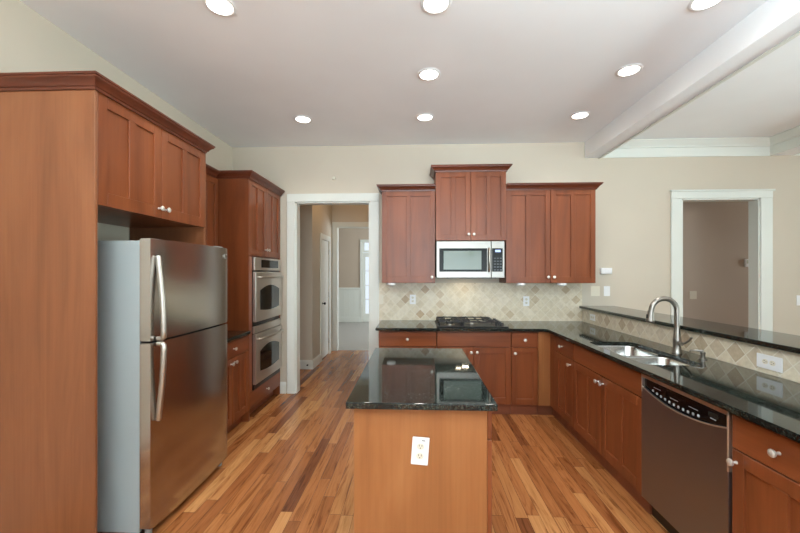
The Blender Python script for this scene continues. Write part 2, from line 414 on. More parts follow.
# passage behind the living-room opening
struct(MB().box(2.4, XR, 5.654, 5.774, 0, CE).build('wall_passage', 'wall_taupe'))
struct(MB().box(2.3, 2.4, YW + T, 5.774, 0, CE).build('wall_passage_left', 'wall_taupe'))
wall_windows('wall_passage_right', 'x', XR, YW + T, 5.774, [(4.68, 5.52)], .55, 2.5, .12)  # unseen window, made up for the passage fill lamp
fr = MB()
for b in ((4.68, 4.74, .55, 2.5), (5.46, 5.52, .55, 2.5), (4.74, 5.46, .55, .61), (4.74, 5.46, 2.44, 2.5)): fr.box(XR + .03, XR + .09, *b)
f = struct(fr.build('window_%d' % (wi + 1), 'trim')); B('pane', 'glass', f, XR + .055, XR + .065, 4.74, 5.46, .61, 2.44)

# door casings
def casing(n, x0, x1, z, yf, ww=.125, depth=.02, jamb=T, cap=True, hh=.10, x1w=None):
    x1w = x1w or ww
    mb = MB()
    mb.box(x0 - ww, x0, yf - depth, yf, 0, z, .004).box(x1, x1 + x1w, yf - depth, yf, 0, z, .004)
    mb.box(x0 - ww, x1 + x1w, yf - depth - .003, yf, z, z + hh, .004)
    if cap: mb.box(x0 - ww - .015, x1 + x1w + .015, yf - depth - .018, yf, z + hh - .022, z + hh, .004)
    mb.box(x0 - .001, x0 + .016, yf - .004, yf + jamb + .004, 0, z).box(x1 - .016, x1 + .001, yf - .004, yf + jamb + .004, 0, z).box(x0, x1, yf - .004, yf + jamb + .004, z - .016, z + .001)
    return struct(mb.build('trim_%d' % n, 'trim'))
casing(1, DX0, DX1, DZ, YW, .102, x1w=.112, cap=False)
casing(2, OX0, OX1, OZ, YW, .125, x1w=.136)
casing(3, -1.515, -.70, 2.387, 6.95, .08, cap=False, hh=.09)
# baseboards
BASE = [(0, 0), (.016, 0), (.016, .11), (.010, .125), (.006, .14), (0, .14)]
def baseboard(name, path, side=1): struct(MB().sweep(path, BASE, 0, side).build(name, 'trim'))
baseboard('baseboard_hall', [(-3.0, 5.6), (-1.60, 5.6), (-1.60, 6.05)], 1)
baseboard('baseboard_back', [(XL, YW), (-1.60, YW)], 1)
baseboard('baseboard_passage', [(2.4, 5.654), (XR, 5.654)], 1)
baseboard('baseboard_living', [(4.25, YW), (XR, YW)], 1)
baseboard('baseboard_rear', [(XR, YR), (XL, YR)], 1)
# ceiling beams and crown moulding of the next room
struct(MB().box(2.028, 2.213, YR, YW, 2.868, CE, .003).build('trim_4', 'ceiling'))
struct(MB().box(2.184, 2.212, YR, YW - .01, 2.854, 2.8675, .004).build('trim_10', 'trim'))
struct(MB().box(4.165, 4.40, YR, YW, 2.870, CE, .003).build('trim_5', 'ceiling'))
RC = [(0, 0), (.012, 0), (.014, .105), (.030, .112), (.034, .125), (.070, .165), (.088, .178), (.088, .19), (0, .19)]
mb = MB(); mb.sweep([(2.213, YR), (2.213, YW), (4.165, YW), (4.165, YR)], RC, 2.867, 1); struct(mb.build('trim_6', 'trim'))
mb = MB(); mb.sweep([(4.40, YR), (4.40, YW), (XR, YW)], RC, 2.867, 1); struct(mb.build('trim_7', 'trim'))

# hall closet door with its casing
mb = MB(); X = -1.60
mb.box(X, X + .018, 6.05, 6.13, 0, 2.08, .003).box(X, X + .018, 6.67, 6.75, 0, 2.08, .003).box(X, X + .02, 6.05, 6.75, 2.08, 2.17, .003)
struct(mb.build('trim_8', 'trim'))
mb = MB(); mb.box(-1.645, -1.607, 6.135, 6.665, .012, 2.075, .002)
for z0, z1 in ((.25, .85), (1.05, 1.9)):
    for y0, y1 in ((6.22, 6.38), (6.43, 6.59)):
        mb.box(-1.61, -1.603, y0, y1, z0, z1, .004)
d = struct(mb.build('door_1', 'trim'))
MB().lathe([(.022, 0), (.022, .006), (.008, .012), (.008, .03), (.022, .045), (.024, .055), (.014, .066), (0, .068)], (-1.607, 6.21, .97), (1, 0, 0)).build('door_knob', 'iron', d, 50)
for z in (.25, 1.1, 1.88): MB().tube([(-1.600, 6.668, z - .045), (-1.600, 6.668, z + .045)], .009, 10).build('hinge', 'nickel', d)
# glazed door at the end of the far room
mb = MB(); mb.box(-1.69, -1.63, 11.07, 11.1, 0, 2.45, .003).box(-1.69, -.47, 11.07, 11.1, 2.45, 2.53, .003).box(-.53, -.47, 11.07, 11.1, 0, 2.45, .003); struct(mb.build('trim_9', 'trim'))
mb = MB(); y0, y1 = 11.12, 11.165
mb.box(-1.625, -1.53, y0, y1, .01, 2.13).box(-.63, -.535, y0, y1, .01, 2.13).box(-1.53, -.63, y0, y1, .01, .26).box(-1.53, -.63, y0, y1, 2.0, 2.13).box(-1.63, -.53, y0, y1, 2.14, 2.2).box(-1.63, -1.56, y0, y1, 2.2, 2.45).box(-.60, -.53, y0, y1, 2.2, 2.45)
mb.box(-1.09, -1.07, y0, y1, .26, 2.0)
for z in (.69, 1.12, 1.56): mb.box(-1.53, -.63, y0 + .01, y1 - .01, z, z + .02)
d = struct(mb.build('door_2', 'trim'))
B('pane', 'glass', d, -1.53, -.63, 11.138, 11.146, .26, 2.0); B('pane', 'glass', d, -1.56, -.60, 11.138, 11.146, 2.2, 2.45)

# tiled splashbacks and bar wall
struct(MB().box(-.478, 1.9955, YW - .010, YW, .914, 1.372).build('wall_back_tile', 'tile'))
struct(MB().box(2.006, 2.14, .6, YW, 0, 1.069).build('wall_bar', 'wall'))
struct(MB().box(1.9955, 2.006, .6, YW - .011, .9145, 1.069).build('wall_bar_tile', 'tile_bar'))

# ------------------------------------------------------------------ refrigerator surround
FX = -1.682                      # carcass front; doors add 2 cm
FL = face_left(FX)
XB = XL + .004
t = thing('refrigerator_cabinet', 'tall cherry surround with side panels and two doors above the steel refrigerator', 'cabinet', (-1.97, 2.32, 0))
B('side_panel', 'veneer_tall', t, XB, -1.658, 1.817, 1.834, 0, 2.445, bev=.002)
B('side_panel', 'veneer_tall', t, XB, -1.668, 2.812, 2.834, 0, 2.445, bev=.002)
B('cabinet_box', 'cherry', t, XB, FX, 1.835, 2.811, 1.850, 2.445)
shaker(FL, 1.838, 2.318, 1.845, 2.440, t, kn=(2.29, 1.905), st=.062)
shaker(FL, 2.322, 2.810, 1.845, 2.440, t, kn=(2.352, 1.905), st=.062)
MB().sweep([(XB, 1.817), (-1.660, 1.817), (-1.660, 2.805), (-1.74, 2.805)], CROWN, 2.435, 1).build('crown_moulding', 'crown', t)
# refrigerator
t = thing('refrigerator', 'stainless steel top-freezer refrigerator with grey sides standing in the cherry surround', 'refrigerator', (-1.85, 2.40, 0))
y0, y1 = 1.966, 2.795
mb = MB(); mb.box(-2.24, -1.540, y0 + .004, y1 - .004, .03, 1.668, .006, 2); mb.build('body', 'fridge_grey', t)
def bowdoor(z0, z1, name):
    n = 14; mb = MB(); pts = []
    pts.append((-1.535, y0, z0)); 
    for i in range(n + 1):
        s_ = i / n; e = min(s_, 1 - s_) * (y1 - y0); rr = .006
        c = -1.468 + .012 * (1 - (2 * s_ - 1) ** 2)
        if e < rr: c -= rr - math.sqrt(max(0, rr * rr - (rr - e) ** 2))
        pts.append((c, y0 + s_ * (y1 - y0), z0))
    for e in (.004, .009):
        pass
    pts.append((-1.535, y1, z0))
    mb.prism(pts, (0, 0, z1 - z0)); bmesh.ops.bevel(mb.bm, geom=[e for e in mb.bm.edges if abs(e.verts[0].co.z - e.verts[1].co.z) < 1e-6], offset=.004, segments=2, affect='EDGES')
    return mb.build(name, 'steel_y', t, 15)
fd = bowdoor(1.104, 1.680, 'freezer_door'); rd = bowdoor(.055, 1.092, 'refrigerator_door')
B('door_gasket', 'rubber', t, -1.541, -1.534, y0 + .01, y1 - .01, .06, 1.672)
hy = 2.004
HP = [(-1.460, 1.582), (-1.455, 1.570), (-1.452, 1.53), (-1.444, 1.46), (-1.434, 1.36), (-1.427, 1.25), (-1.424, 1.15), (-1.426, 1.122), (-1.436, 1.114), (-1.462, 1.114)]
HR = [.011, .013, .0135, .0135, .0135, .0135, .0135, .0135, .012, .011]
MB().tube([(a, hy, b) for a, b in HP], HR, 20, 1.2).build('freezer_handle', 'nickel', fd, 60)
MB().tube([(a, hy, 1.085 - (b - 1.114) * .925) for a, b in HP], HR, 20, 1.2).build('door_handle', 'nickel', rd, 60)
bd = B('badge', 'nickel', fd, -1.462, -1.4555, 2.728, 2.754, 1.597, 1.632, bev=.002)
MB().tube([(-1.455, 2.736, 1.626), (-1.455, 2.744, 1.618), (-1.455, 2.736, 1.610), (-1.455, 2.746, 1.602)], .0025, 6).build('badge_mark', 'black', bd)
B('hinge_cap', 'fridge_grey', t, -1.60, -1.50, 2.70, 2.785, 1.669, 1.692, bev=.006)
B('toe_grille', 'black', t, -1.60, -1.525, y0 + .02, y1 - .02, .004, .05)
for yy in (y0 + .04, y1 - .04): MB().lathe([(.018, 0), (.018, .05)], (-1.515, yy, 0)).build('foot', 'fridge_grey', t)

# ------------------------------------------------------------------ left run beyond the refrigerator
t = thing('upper_cabinet', 'cherry wall cabinet in the recess between the refrigerator surround and the oven tower', 'cabinet', (-2.1, 3.2, 1.37))
B('cabinet_box', 'cherry', t, XB, -1.992, 2.838, 3.568, 1.37, 2.433)
shaker(face_left(-1.992), 2.842, 3.203, 1.372, 2.430, t, kn=(3.175, 1.44)); shaker(face_left(-1.992), 3.207, 3.565, 1.372, 2.430, t, kn=(3.235, 1.44))
MB().sweep([(-1.971, 2.872), (-1.971, 3.505)], CROWN, 2.424, 1).build('crown_moulding', 'crown', t)
t = thing('base_cabinet', 'cherry base cabinet with drawer over two doors, between refrigerator and wall ovens', 'cabinet', (-1.97, 3.2, 0))
B('cabinet_box', 'cherry', t, XB, FX, 2.838, 3.568, .11, .882); B('toe_kick', 'kick', t, XB, FX - .06, 2.838, 3.568, 0, .109)
slab(FL, 2.845, 3.562, .722, .868, t, mat='cherry_hy', kn=(3.26, .795))
shaker(FL, 2.845, 3.243, .115, .716, t, kn=(3.213, .665)); shaker(FL, 3.247, 3.562, .115, .716, t, kn=(3.277, .672))
tag(MB().box(XB, -1.640, 2.838, 3.567, .884, .914, .004, 2).build('countertop', 'granite', origin=(-1.96, 3.2, .884)), 'short black granite countertop between refrigerator and wall ovens', 'countertop')

# oven tower
t = thing('oven_cabinet', 'tall cherry oven tower with crown, two doors above and a drawer below the ovens', 'cabinet', (-1.97, 3.99, 0))
ya, yb = 3.572, 4.418
B('side_panel', 'cherry', t, XB, -1.664, ya, ya + .02, 0, 2.445, bev=.0015); B('side_panel', 'cherry', t, XB, -1.664, yb - .02, yb, 0, 2.445, bev=.0015)
B('cabinet_box', 'cherry', t, XB, FX, ya + .021, yb - .021, 1.66, 2.445); B('cabinet_box', 'cherry', t, XB, FX, ya + .021, yb - .021, .11, .284)
B('frame_stile', 'cherry', t, FX - .02, -1.664, ya + .021, ya + .078, .285, 1.66, bev=.001); B('frame_stile', 'cherry', t, FX - .02, -1.664, yb - .034, yb - .021, .285, 1.66, bev=.001)
B('toe_kick', 'kick', t, XB, FX - .06, ya + .021, yb - .021, 0, .109)
shaker(FL, ya + .022, 3.992, 1.672, 2.440, t, kn=(3.965, 1.745), st=.05); shaker(FL, 3.996, yb - .022, 1.672, 2.440, t, kn=(4.023, 1.745), st=.05)
slab(FL, ya + .022, yb - .022, .115, .282, t, mat='cherry_hy', kn=(4.0, .20))
MB().sweep([(XB, ya), (-1.660, ya), (-1.660, yb)], CROWN, 2.435, 1).build('crown_moulding', 'crown', t)
# double oven
t = thing('double_oven', 'stainless steel double wall oven built into the cherry tower', 'oven', (-1.9, 4.03, .287))
oa, ob = 3.654, 4.382
B('oven_body', 'black', t, -2.2, -1.663, oa + .005, ob - .005, .288, 1.655)
FO = face_left(-1.662)
cp = fbox(MB(), FO, oa, ob, 0, .022, 1.520, 1.652, .003).build('control_panel', 'steel_oven', t)
dp = fbox(MB(), FO, oa + .16, ob - .10, .0225, .026, 1.548, 1.632).build('display', 'glass_black', cp)
for i in range(6): pass
def ovendoor(z0, z1):
    d = fbox(MB(), FO, oa, ob, .001, .034, z0, z1, .004).build('oven_door', 'steel_oven', t)
    u0, u1, w0, w1 = oa + .105, ob - .10, z0 + .10, z1 - .14; pts = []
    n = 10
    for i in range(n + 1):
        s_ = i / n; pts.append(FO(u0 + s_ * (u1 - u0), .0345, w1 - .05 + .05 * math.sin(math.pi * s_)))
    for i in range(n + 1):
        s_ = 1 - i / n; pts.append(FO(u0 + s_ * (u1 - u0), .0345, w0 + .02 - .02 * math.sin(math.pi * s_)))
    MB().prism(pts, (.003, 0, 0)).build('oven_window', 'oven_glass', d)
    zc = z1 - .055; n = 12; path = [(-1.628, oa + .05, zc)]
    for i in range(n + 1):
        s_ = i / n; path.append((-1.598 + .022 * math.sin(math.pi * s_), oa + .055 + s_ * (ob - oa - .11), zc))
    path.append((-1.628, ob - .05, zc))
    MB().tube(path, .012, 12).build('handle', 'nickel', d, 60)
ovendoor(.985, 1.500)
fbox(MB(), FO, oa, ob, 0, .022, .868, .940, .002).build('trim_strip', 'steel_oven', t)
ovendoor(.345, .860)
fbox(MB(), FO, oa, ob, 0, .012, .290, .340, .002).build('vent_grille', 'black', t)

# ------------------------------------------------------------------ back wall cabinets
FB = face_back(YW - .3155)       # wall-cabinet carcass front; doors to YW-.3355
FBM = face_back(YW - .345)
def wallcab(label, x0, x1, z0, z1, doors, F, depth):
    t = thing('upper_cabinet', label, 'cabinet', ((x0 + x1) / 2, YW - .17, z0))
    B('cabinet_box', 'cherry', t, x0 + .001, x1 - .001, YW - depth, YW - .003, z0, z1)
    for u0, u1, kx in doors: shaker(F, u0, u1, z0 + .003, z1 - .005, t, kn=(kx, z0 + .068), st=.056)
    return t
t = wallcab('cherry wall cabinet with one two-panel door beside the doorway, over the granite counter', -.380, .225, 1.377, 2.425, [(-.378, .223, .187)], FB, .3155)
MB().sweep([(-.380, YW - .01), (-.380, YW - .337), (.225, YW - .337)], CROWN, 2.416, 1).build('crown_moulding', 'crown', t)
t = wallcab('raised cherry wall cabinet with two doors above the microwave', .228, 1.010, 1.853, 2.628, [(.230, .617, .594), (.621, 1.008, .651)], FBM, .345)
MB().sweep([(.228, YW - .01), (.228, YW - .3665), (1.010, YW - .3665), (1.010, YW - .01)], CROWN, 2.620, 1).build('crown_moulding', 'crown', t)
t = wallcab('wide cherry wall cabinet with two doors between microwave and wall keypad', 1.013, 1.998, 1.377, 2.425, [(1.015, 1.504, 1.474), (1.508, 1.996, 1.538)], FB, .3155)
MB().sweep([(1.013, YW - .337), (1.998, YW - .337), (1.998, YW - .01)], CROWN, 2.416, 1).build('crown_moulding', 'crown', t)
# microwave
t = thing('microwave', 'stainless steel microwave with black window hung over the gas cooktop', 'microwave', (.616, YW - .2, 1.437))
mx0, mx1, mz0, mz1 = .234, .984, 1.437, 1.846
B('body', 'black', t, mx0 + .004, mx1 - .004, YW - .375, YW - .012, mz0 + .004, mz1)
FM = face_back(YW - .376)
dr = fbox(MB(), FM, mx0, .836, 0, .024, mz0, mz1 - .002, .004).build('door', 'steel_x', t)
fbox(MB(), FM, mx0 + .032, .791, .0245, .028, mz0 + .068, mz1 - .082, .001).build('door_window', 'dark_panel', dr)
fbox(MB(), FM, mx0 + .080, .729, .0285, .0295, mz0 + .092, mz1 - .110).build('window_screen', plain('microwave_screen', srgb(104, 118, 108), .06, 0, .4), dr)
MB().tube([FM(.812, .022, mz1 - .085), FM(.812, .05, mz1 - .10), FM(.812, .056, mz1 - .2), FM(.812, .05, mz0 + .085), FM(.812, .022, mz0 + .07)], .011, 12).build('handle', 'nickel', dr, 60)
cp = fbox(MB(), FM, .839, mx1, 0, .024, mz0, mz1 - .002, .004).build('control_panel', 'steel_x', t)
pn = fbox(MB(), FM, .846, .962, .0245, .028, mz0 + .068, mz1 - .082, .001).build('keypad', 'dark_panel', cp)
fbox(MB(), FM, .879, .939, .0282, .029, mz1 - .125, mz1 - .100).build('display', 'display', cp)
for r in range(5):
    for c in range(3): fbox(MB(), FM, .866 + c * .032, .887 + c * .032, .0282, .029, mz0 + .082 + r * .032, mz0 + .094 + r * .032).build('button', plain('key_print', srgb(74, 78, 82), .4) if r == 0 and c == 0 else bpy.data.materials['key_print'], cp)
B('vent_grille', 'black', t, .35, .90, YW - .365, YW - .30, mz0 - .006, mz0 + .004)
MB().lathe([(.0, 0), (.03, 0), (.03, .004)], (.50, YW - .22, mz0 - .002), (0, 0, 1)).build('cooktop_lamp', 'warmlens', t)
light('microwave_lamp', 'AREA', (.58, YW - .20, mz0 - .012), (0, 0, 0), .5, (1, .84, .6), .07, .04)

# puck lights under the wall cabinets
def puck(x, label, first=None):
    if first: return copy_thing(first, (x, YW - .285, 1.3765), label)
    t = thing('puck_light', label, 'light', (x, YW - .285, 1.3765), 'puck lights under the wall cabinets')
    MB().lathe([(.052, 0), (.052, -.020), (.040, -.026), (.034, -.026), (.034, -.020), (0, -.020)], (x, YW - .285, 1.3765), (0, 0, 1), 24).build('housing', 'white', t)
    MB().lathe([(0, -.0195), (.033, -.0195), (.026, -.030), (0, -.032)], (x, YW - .285, 1.3765), (0, 0, 1), 24).build('lens', 'white', t)
    return t
p0 = puck(-.275, 'white puck light under the single-door cherry wall cabinet')
puck(1.192, 'white puck light under the wide cherry wall cabinet, next to the microwave', p0)
puck(1.645, 'white puck light under the wide cherry wall cabinet, next to the wall switches', p0)

# ------------------------------------------------------------------ base cabinets, back run
YB = YW - .590; FBB = face_back(YB)
def basebox(t, x0, x1): B('cabinet_box', 'cherry', t, x0 + .001, x1 - .001, YB, YW - .012, .11, .882); B('toe_kick', 'kick', t, x0 + .001, x1 - .001, YB + .02, YW - .012, 0, .109)
t = thing('base_cabinet', 'cherry base cabinet with one wide drawer beside the doorway, behind the island', 'cabinet', (-.08, YW - .3, 0))
basebox(t, -.390, .225); slab(FBB, -.387, .222, .718, .868, t, kn=(-.083, .792)); shaker(FBB, -.387, -.084, .115, .711, t, 1, kn=(-.115, .66)); shaker(FBB, -.080, .222, .115, .711, t, 1, kn=(-.05, .66))
t = thing('base_cabinet', 'cherry base cabinet with plain front panel and two doors under the gas cooktop', 'cabinet', (.61, YW - .3, 0))
basebox(t, .227, 1.001); slab(FBB, .230, .999, .718, .868, t, name='front_panel'); shaker(FBB, .230, .612, .115, .711, t, 1, kn=(.583, .660)); shaker(FBB, .616, .999, .115, .711, t, 1, kn=(.645, .660))
t = thing('base_cabinet', 'narrow cherry base cabinet with drawer and single door next to the pale corner filler', 'cabinet', (1.14, YW - .3, 0))
basebox(t, 1.003, 1.278); slab(FBB, 1.005, 1.276, .718, .868, t, kn=(1.14, .792)); shaker(FBB, 1.005, 1.276, .115, .711, t, 1, kn=(1.036, .655), st=.05)
t = thing('corner_cabinet', 'blind corner base cabinet with pale plain filler strip where the counters meet', 'cabinet', (1.5, YW - .3, 0))
B('cabinet_box', 'cherry', t, 1.281, 1.985, YB + .002, YW - .012, .11, .882); B('toe_kick', 'kick', t, 1.281, 1.985, YB + .02, YW - .012, 0, .109)
B('filler_strip', 'veneer', t, 1.280, 1.418, YB - .018, YB + .001, .110, .882, bev=.001)
B('filler_strip', 'cherry', t, 1.401, 1.418, 3.690, YB - .0185, .110, .882, bev=.001)
B('toe_kick', 'kick', t, 1.442, 1.985, 3.690, YB + .019, 0, .109)
# right run
XC = 1.420; FR = face_right(XC)
def rbox(t, y0, y1, open_top=False):
    if open_top:
        B('side_panel', 'cherry', t, XC, 1.985, y0 + .001, y0 + .019, .11, .882); B('side_panel', 'cherry', t, XC, 1.985, y1 - .019, y1 - .001, .11, .882)
        B('cabinet_floor', 'cherry', t, XC, 1.985, y0 + .02, y1 - .02, .11, .13)
        B('face_frame', 'cherry', t, XC, XC + .007, y0 + .02, y1 - .02, .84, .882)
    else: B('cabinet_box', 'cherry', t, XC, 1.985, y0 + .001, y1 - .001, .11, .882)
    B('toe_kick', 'kick', t, XC + .022, 1.985, y0 + .001, y1 - .001, 0, .109)
t = thing('base_cabinet', 'cherry base cabinet with drawer and one door between corner filler and sink cabinet', 'cabinet', (1.68, 3.47, 0))
rbox(t, 3.292, 3.688); slab(FR, 3.294, 3.685, .716, .862, t, mat='cherry_hy', kn=(3.535, .788)); shaker(FR, 3.294, 3.685, .114, .710, t, kn=(3.345, .660))
t = thing('sink_cabinet', 'cherry sink cabinet with plain front panel over two doors, beside the dishwasher', 'cabinet', (1.68, 2.76, 0))
rbox(t, 2.302, 3.290, True); slab(FR, 2.305, 3.288, .716, .862, t, name='front_panel', mat='cherry_hy'); shaker(FR, 2.810, 3.288, .114, .710, t, kn=(2.842, .660)); shaker(FR, 2.305, 2.806, .114, .710, t, kn=(2.774, .660))
t = thing('base_cabinet', 'cherry base cabinet with one drawer and knob at the dishwasher end of the sink counter', 'cabinet', (1.68, 1.43, 0))
rbox(t, 1.236, 1.672); slab(FR, 1.239, 1.671, .716, .862, t, mat='cherry_hy', kn=(1.460, .790)); shaker(FR, 1.239, 1.671, .114, .710, t, kn=(1.647, .658))
t = thing('base_cabinet', 'cherry base cabinet at the near end of the sink counter', 'cabinet', (1.68, .95, 0))
rbox(t, .73, 1.234); slab(FR, .733, 1.232, .722, .868, t, mat='cherry_hy', kn=(.95, .798)); shaker(FR, .733, 1.232, .118, .716, t, kn=(1.17, .664))

# dishwasher
t = thing('dishwasher', 'stainless steel dishwasher with curved black control strip under the sink counter', 'dishwasher', (1.68, 1.965, 0))
d0, d1 = 1.674, 2.298
B('body', 'black', t, 1.402, 1.95, d0 + .004, d1 - .004, .10, .878)
B('toe_kick', 'black', t, 1.430, 1.95, d0 + .004, d1 - .004, .002, .099)
n = 24
def arc(s_): return .795 - .045 * (1 - (2 * s_ - 1) ** 2)      # lower edge of control strip
# door: slightly bowed front with curved top edge
mb = MB(); pts = []
for i in range(n + 1):
    s_ = i / n; pts.append((1.401, d0 + .002 + s_ * (d1 - d0 - .004), arc(s_) - .004))
pts += [(1.401, d1 - .002, .118), (1.401, d0 + .002, .118)]
mb.prism(pts, (-.034, 0, 0)); dd = mb.build('door', 'steel_dark', t)
mb = MB(); pts = []
for i in range(n + 1):
    s_ = i / n; pts.append((1.401, d0 + .014 + s_ * (d1 - d0 - .028), arc(s_)))
pts += [(1.401, d1 - .014, .846), (1.401, d0 + .014, .846)]
mb.prism(pts, (-.022, 0, 0)); cp = mb.build('control_panel', 'glass_black', t)
mb = MB()                       # bright rim round the control strip
for i in range(n):
    s0, s1 = i / n, (i + 1) / n; ya_, yb_ = d0 + .010 + s0 * (d1 - d0 - .02), d0 + .010 + s1 * (d1 - d0 - .02)
mb.tube([(1.366, d0 + .006 + (i / n) * (d1 - d0 - .012), arc(i / n) - .001) for i in range(n + 1)], .004, 8)
mb.box(1.365, 1.401, d0 + .001, d0 + .010, .60, .872, .002).box(1.365, 1.401, d1 - .010, d1 - .001, .76, .872, .002).box(1.365, 1.401, d0 + .001, d1 - .001, .850, .874, .002)
mb.build('control_panel_rim', 'steel_oven', t)
for i in range(11):
    s_ = .30 + i * .055; yy = d0 + s_ * (d1 - d0); zz = arc(s_) + .021
    MB().lathe([(0, 0), (.0075, 0), (.0075, .002), (0, .0025)], (1.3788, yy, zz), (-1, 0, 0), 12).build('button', 'mark_grey', cp)
    if i % 4 == 1: B('printed_legend', 'mark_grey', cp, 1.3782, 1.379, yy - .03, yy + .03, zz + .026, zz + .029)
B('printed_legend', 'mark_grey', cp, 1.3782, 1.379, 1.757, 1.789, .795, .799); B('display', plain('dim_display', srgb(40, 44, 40), .2), cp, 1.3778, 1.379, 1.745, 1.801, .806, .826)

t.location.x += .022

# ------------------------------------------------------------------ countertops
CX, CY = 1.350, YW - .650
def rrect(x0, x1, y0, y1, r, n=6):
    p = []
    for cx, cy, a in ((x1 - r, y1 - r, 0), (x0 + r, y1 - r, 90), (x0 + r, y0 + r, 180), (x1 - r, y0 + r, 270)):
        for i in range(n + 1): q = math.radians(a + 90 * i / n); p.append((cx + r * math.cos(q), cy + r * math.sin(q)))
    return p
SX0, SX1, SY0, SY1 = 1.440, 1.800, 2.335, 3.105
def plate(outer, holes, z0, z1, bev):
    mb = MB(); bm = mb.bm; es = []
    for loop in [outer] + holes:
        vs = [bm.verts.new((x, y, z1)) for x, y in loop]
        for i in range(len(vs)): es.append(bm.edges.new((vs[i], vs[(i + 1) % len(vs)])))
    r = bmesh.ops.triangle_fill(bm, use_beauty=True, use_dissolve=True, edges=es)
    fs = [f for f in r['geom'] if isinstance(f, bmesh.types.BMFace)]
    ex = bmesh.ops.extrude_face_region(bm, geom=fs)
    for v in [g for g in ex['geom'] if isinstance(g, bmesh.types.BMVert)]: v.co.z = z0
    return mb
outer = [(-.418, YW - .011), (-.418, CY), (CX - .03, CY), (CX, CY - .03), (CX, .66), (1.9945, .66), (1.9945, YW - .011)]
mb = plate(outer, [rrect(SX0, SX1, SY0, SY1, .06)], .884, .914, 0)
bmesh.ops.recalc_face_normals(mb.bm, faces=mb.bm.faces)
edges = [e for e in mb.bm.edges if len(e.link_faces) == 2 and abs(e.link_faces[0].normal.dot(e.link_faces[1].normal)) < .3 and abs(e.verts[0].co.z - e.verts[1].co.z) < 1e-5]
bmesh.ops.bevel(mb.bm, geom=edges, offset=.005, segments=2, affect='EDGES')
tag(mb.build('countertop', 'granite', origin=(1.2, 3.6, .884)), 'L-shaped black granite countertop holding the cooktop and the sink', 'countertop')
tag(MB().box(1.962, 2.372, .55, YW - .002, 1.0705, 1.100, .005, 2).build('bar_top', 'granite', origin=(2.17, 2.5, 1.07)), 'raised black granite bar top on the low tiled wall behind the sink', 'countertop')

# sink
t = thing('sink', 'stainless steel double bowl sink set under the granite counter', 'sink', (1.62, 2.72, .883))
def bowl(x0, x1, y0, y1, depth):
    mb = MB(); bm = mb.bm; rings = []
    for z, ins, r in ((.883, -.012, .06), (.883, .0, .06), (.876, .003, .06), (.883 - depth + .03, .014, .06), (.883 - depth + .008, .024, .055), (.883 - depth, .05, .04)):
        rings.append([bm.verts.new((x, y, z)) for x, y in rrect(x0 + ins, x1 - ins, y0 + ins, y1 - ins, r)])
    for a, b in zip(rings, rings[1:]):
        for k in range(len(a)): bm.faces.new((a[k], a[(k + 1) % len(a)], b[(k + 1) % len(a)], b[k]))
    bm.faces.new(rings[-1])
    o = mb.build('bowl', 'sinksteel', t, 50)
    md = o.modifiers.new('thickness', 'SOLIDIFY'); md.thickness = .0012
    cx, cy = (x0 + x1) / 2, (y0 + y1) / 2
    MB().lathe([(0, .002), (.02, .002), (.03, .004), (.043, .003), (.045, 0)], (cx, cy, .8835 - depth), (0, 0, 1), 24).build('drain', 'chrome', o)
bowl(SX0 + .004, SX1 - .004, SY0 + .004, 2.690, .19); bowl(SX0 + .004, SX1 - .004, 2.725, SY1 - .004, .20)
# faucet
t = thing('faucet', 'brushed nickel gooseneck kitchen faucet standing behind the sink', 'faucet', (1.875, 2.690, .914))
fx, fy = 1.875, 2.690
MB().lathe([(.0, 0), (.031, 0), (.031, .006), (.026, .012), (.024, .05), (.026, .085), (.026, .10), (.023, .115), (.020, .15), (.0185, .18)], (fx, fy, .914)).build('base', 'faucet_nickel', t, 60)
path = [(fx, fy, 1.08), (fx, fy, 1.21)]; Rg = .086
for i in range(17):
    a = math.pi * i / 16 * 1.02; path.append((fx - Rg + Rg * math.cos(a), fy + .012 * (i / 16), 1.217 + Rg * math.sin(a)))
path.append((fx - 2 * Rg - .004, fy + .014, 1.200))
MB().tube(path, .0175, 16).build('spout', 'faucet_nickel', t, 60)
hp = (fx - 2 * Rg - .003, fy + .013, 1.214)
sh = MB().lathe([(0, 0), (.0185, 0), (.0195, .02), (.022, .045), (.0265, .068), (.0265, .080), (.020, .084), (0, .084)], hp, (-.05, .02, -1)).build('spray_head', 'faucet_nickel', t, 60)
B('spray_button', 'rubber', sh, hp[0] - .030, hp[0] - .021, hp[1] - .007, hp[1] + .007, hp[2] - .055, hp[2] - .025, bev=.003)
mb = MB(); mb.tube([(fx, fy - .015, .985), (fx, fy - .045, .988)], .016, 14)
mb.tube([(fx, fy - .040, .990), (fx + .004, fy - .075, 1.000), (fx + .008, fy - .105, 1.022), (fx + .012, fy - .125, 1.048)], [.008, .0075, .007, .0075], 10)
mb.build('lever_handle', 'faucet_nickel', t, 60)
t = thing('soap_dispenser', 'small brushed nickel soap dispenser standing beside the faucet', 'soap dispenser', (1.905, 2.50, .914))
sx, sy = 1.905, 2.495
MB().lathe([(0, 0), (.022, 0), (.022, .006), (.014, .010), (.013, .035), (.015, .04), (.015, .048), (0, .052)], (sx, sy, .914)).build('base', 'faucet_nickel', t, 60)
MB().tube([(sx, sy, .955), (sx, sy, .968), (sx - .025, sy + .02, .970), (sx - .048, sy + .038, .966), (sx - .054, sy + .043, .957)], [.007, .008, .007, .006, .005], 10).build('spout', 'faucet_nickel', t, 60)

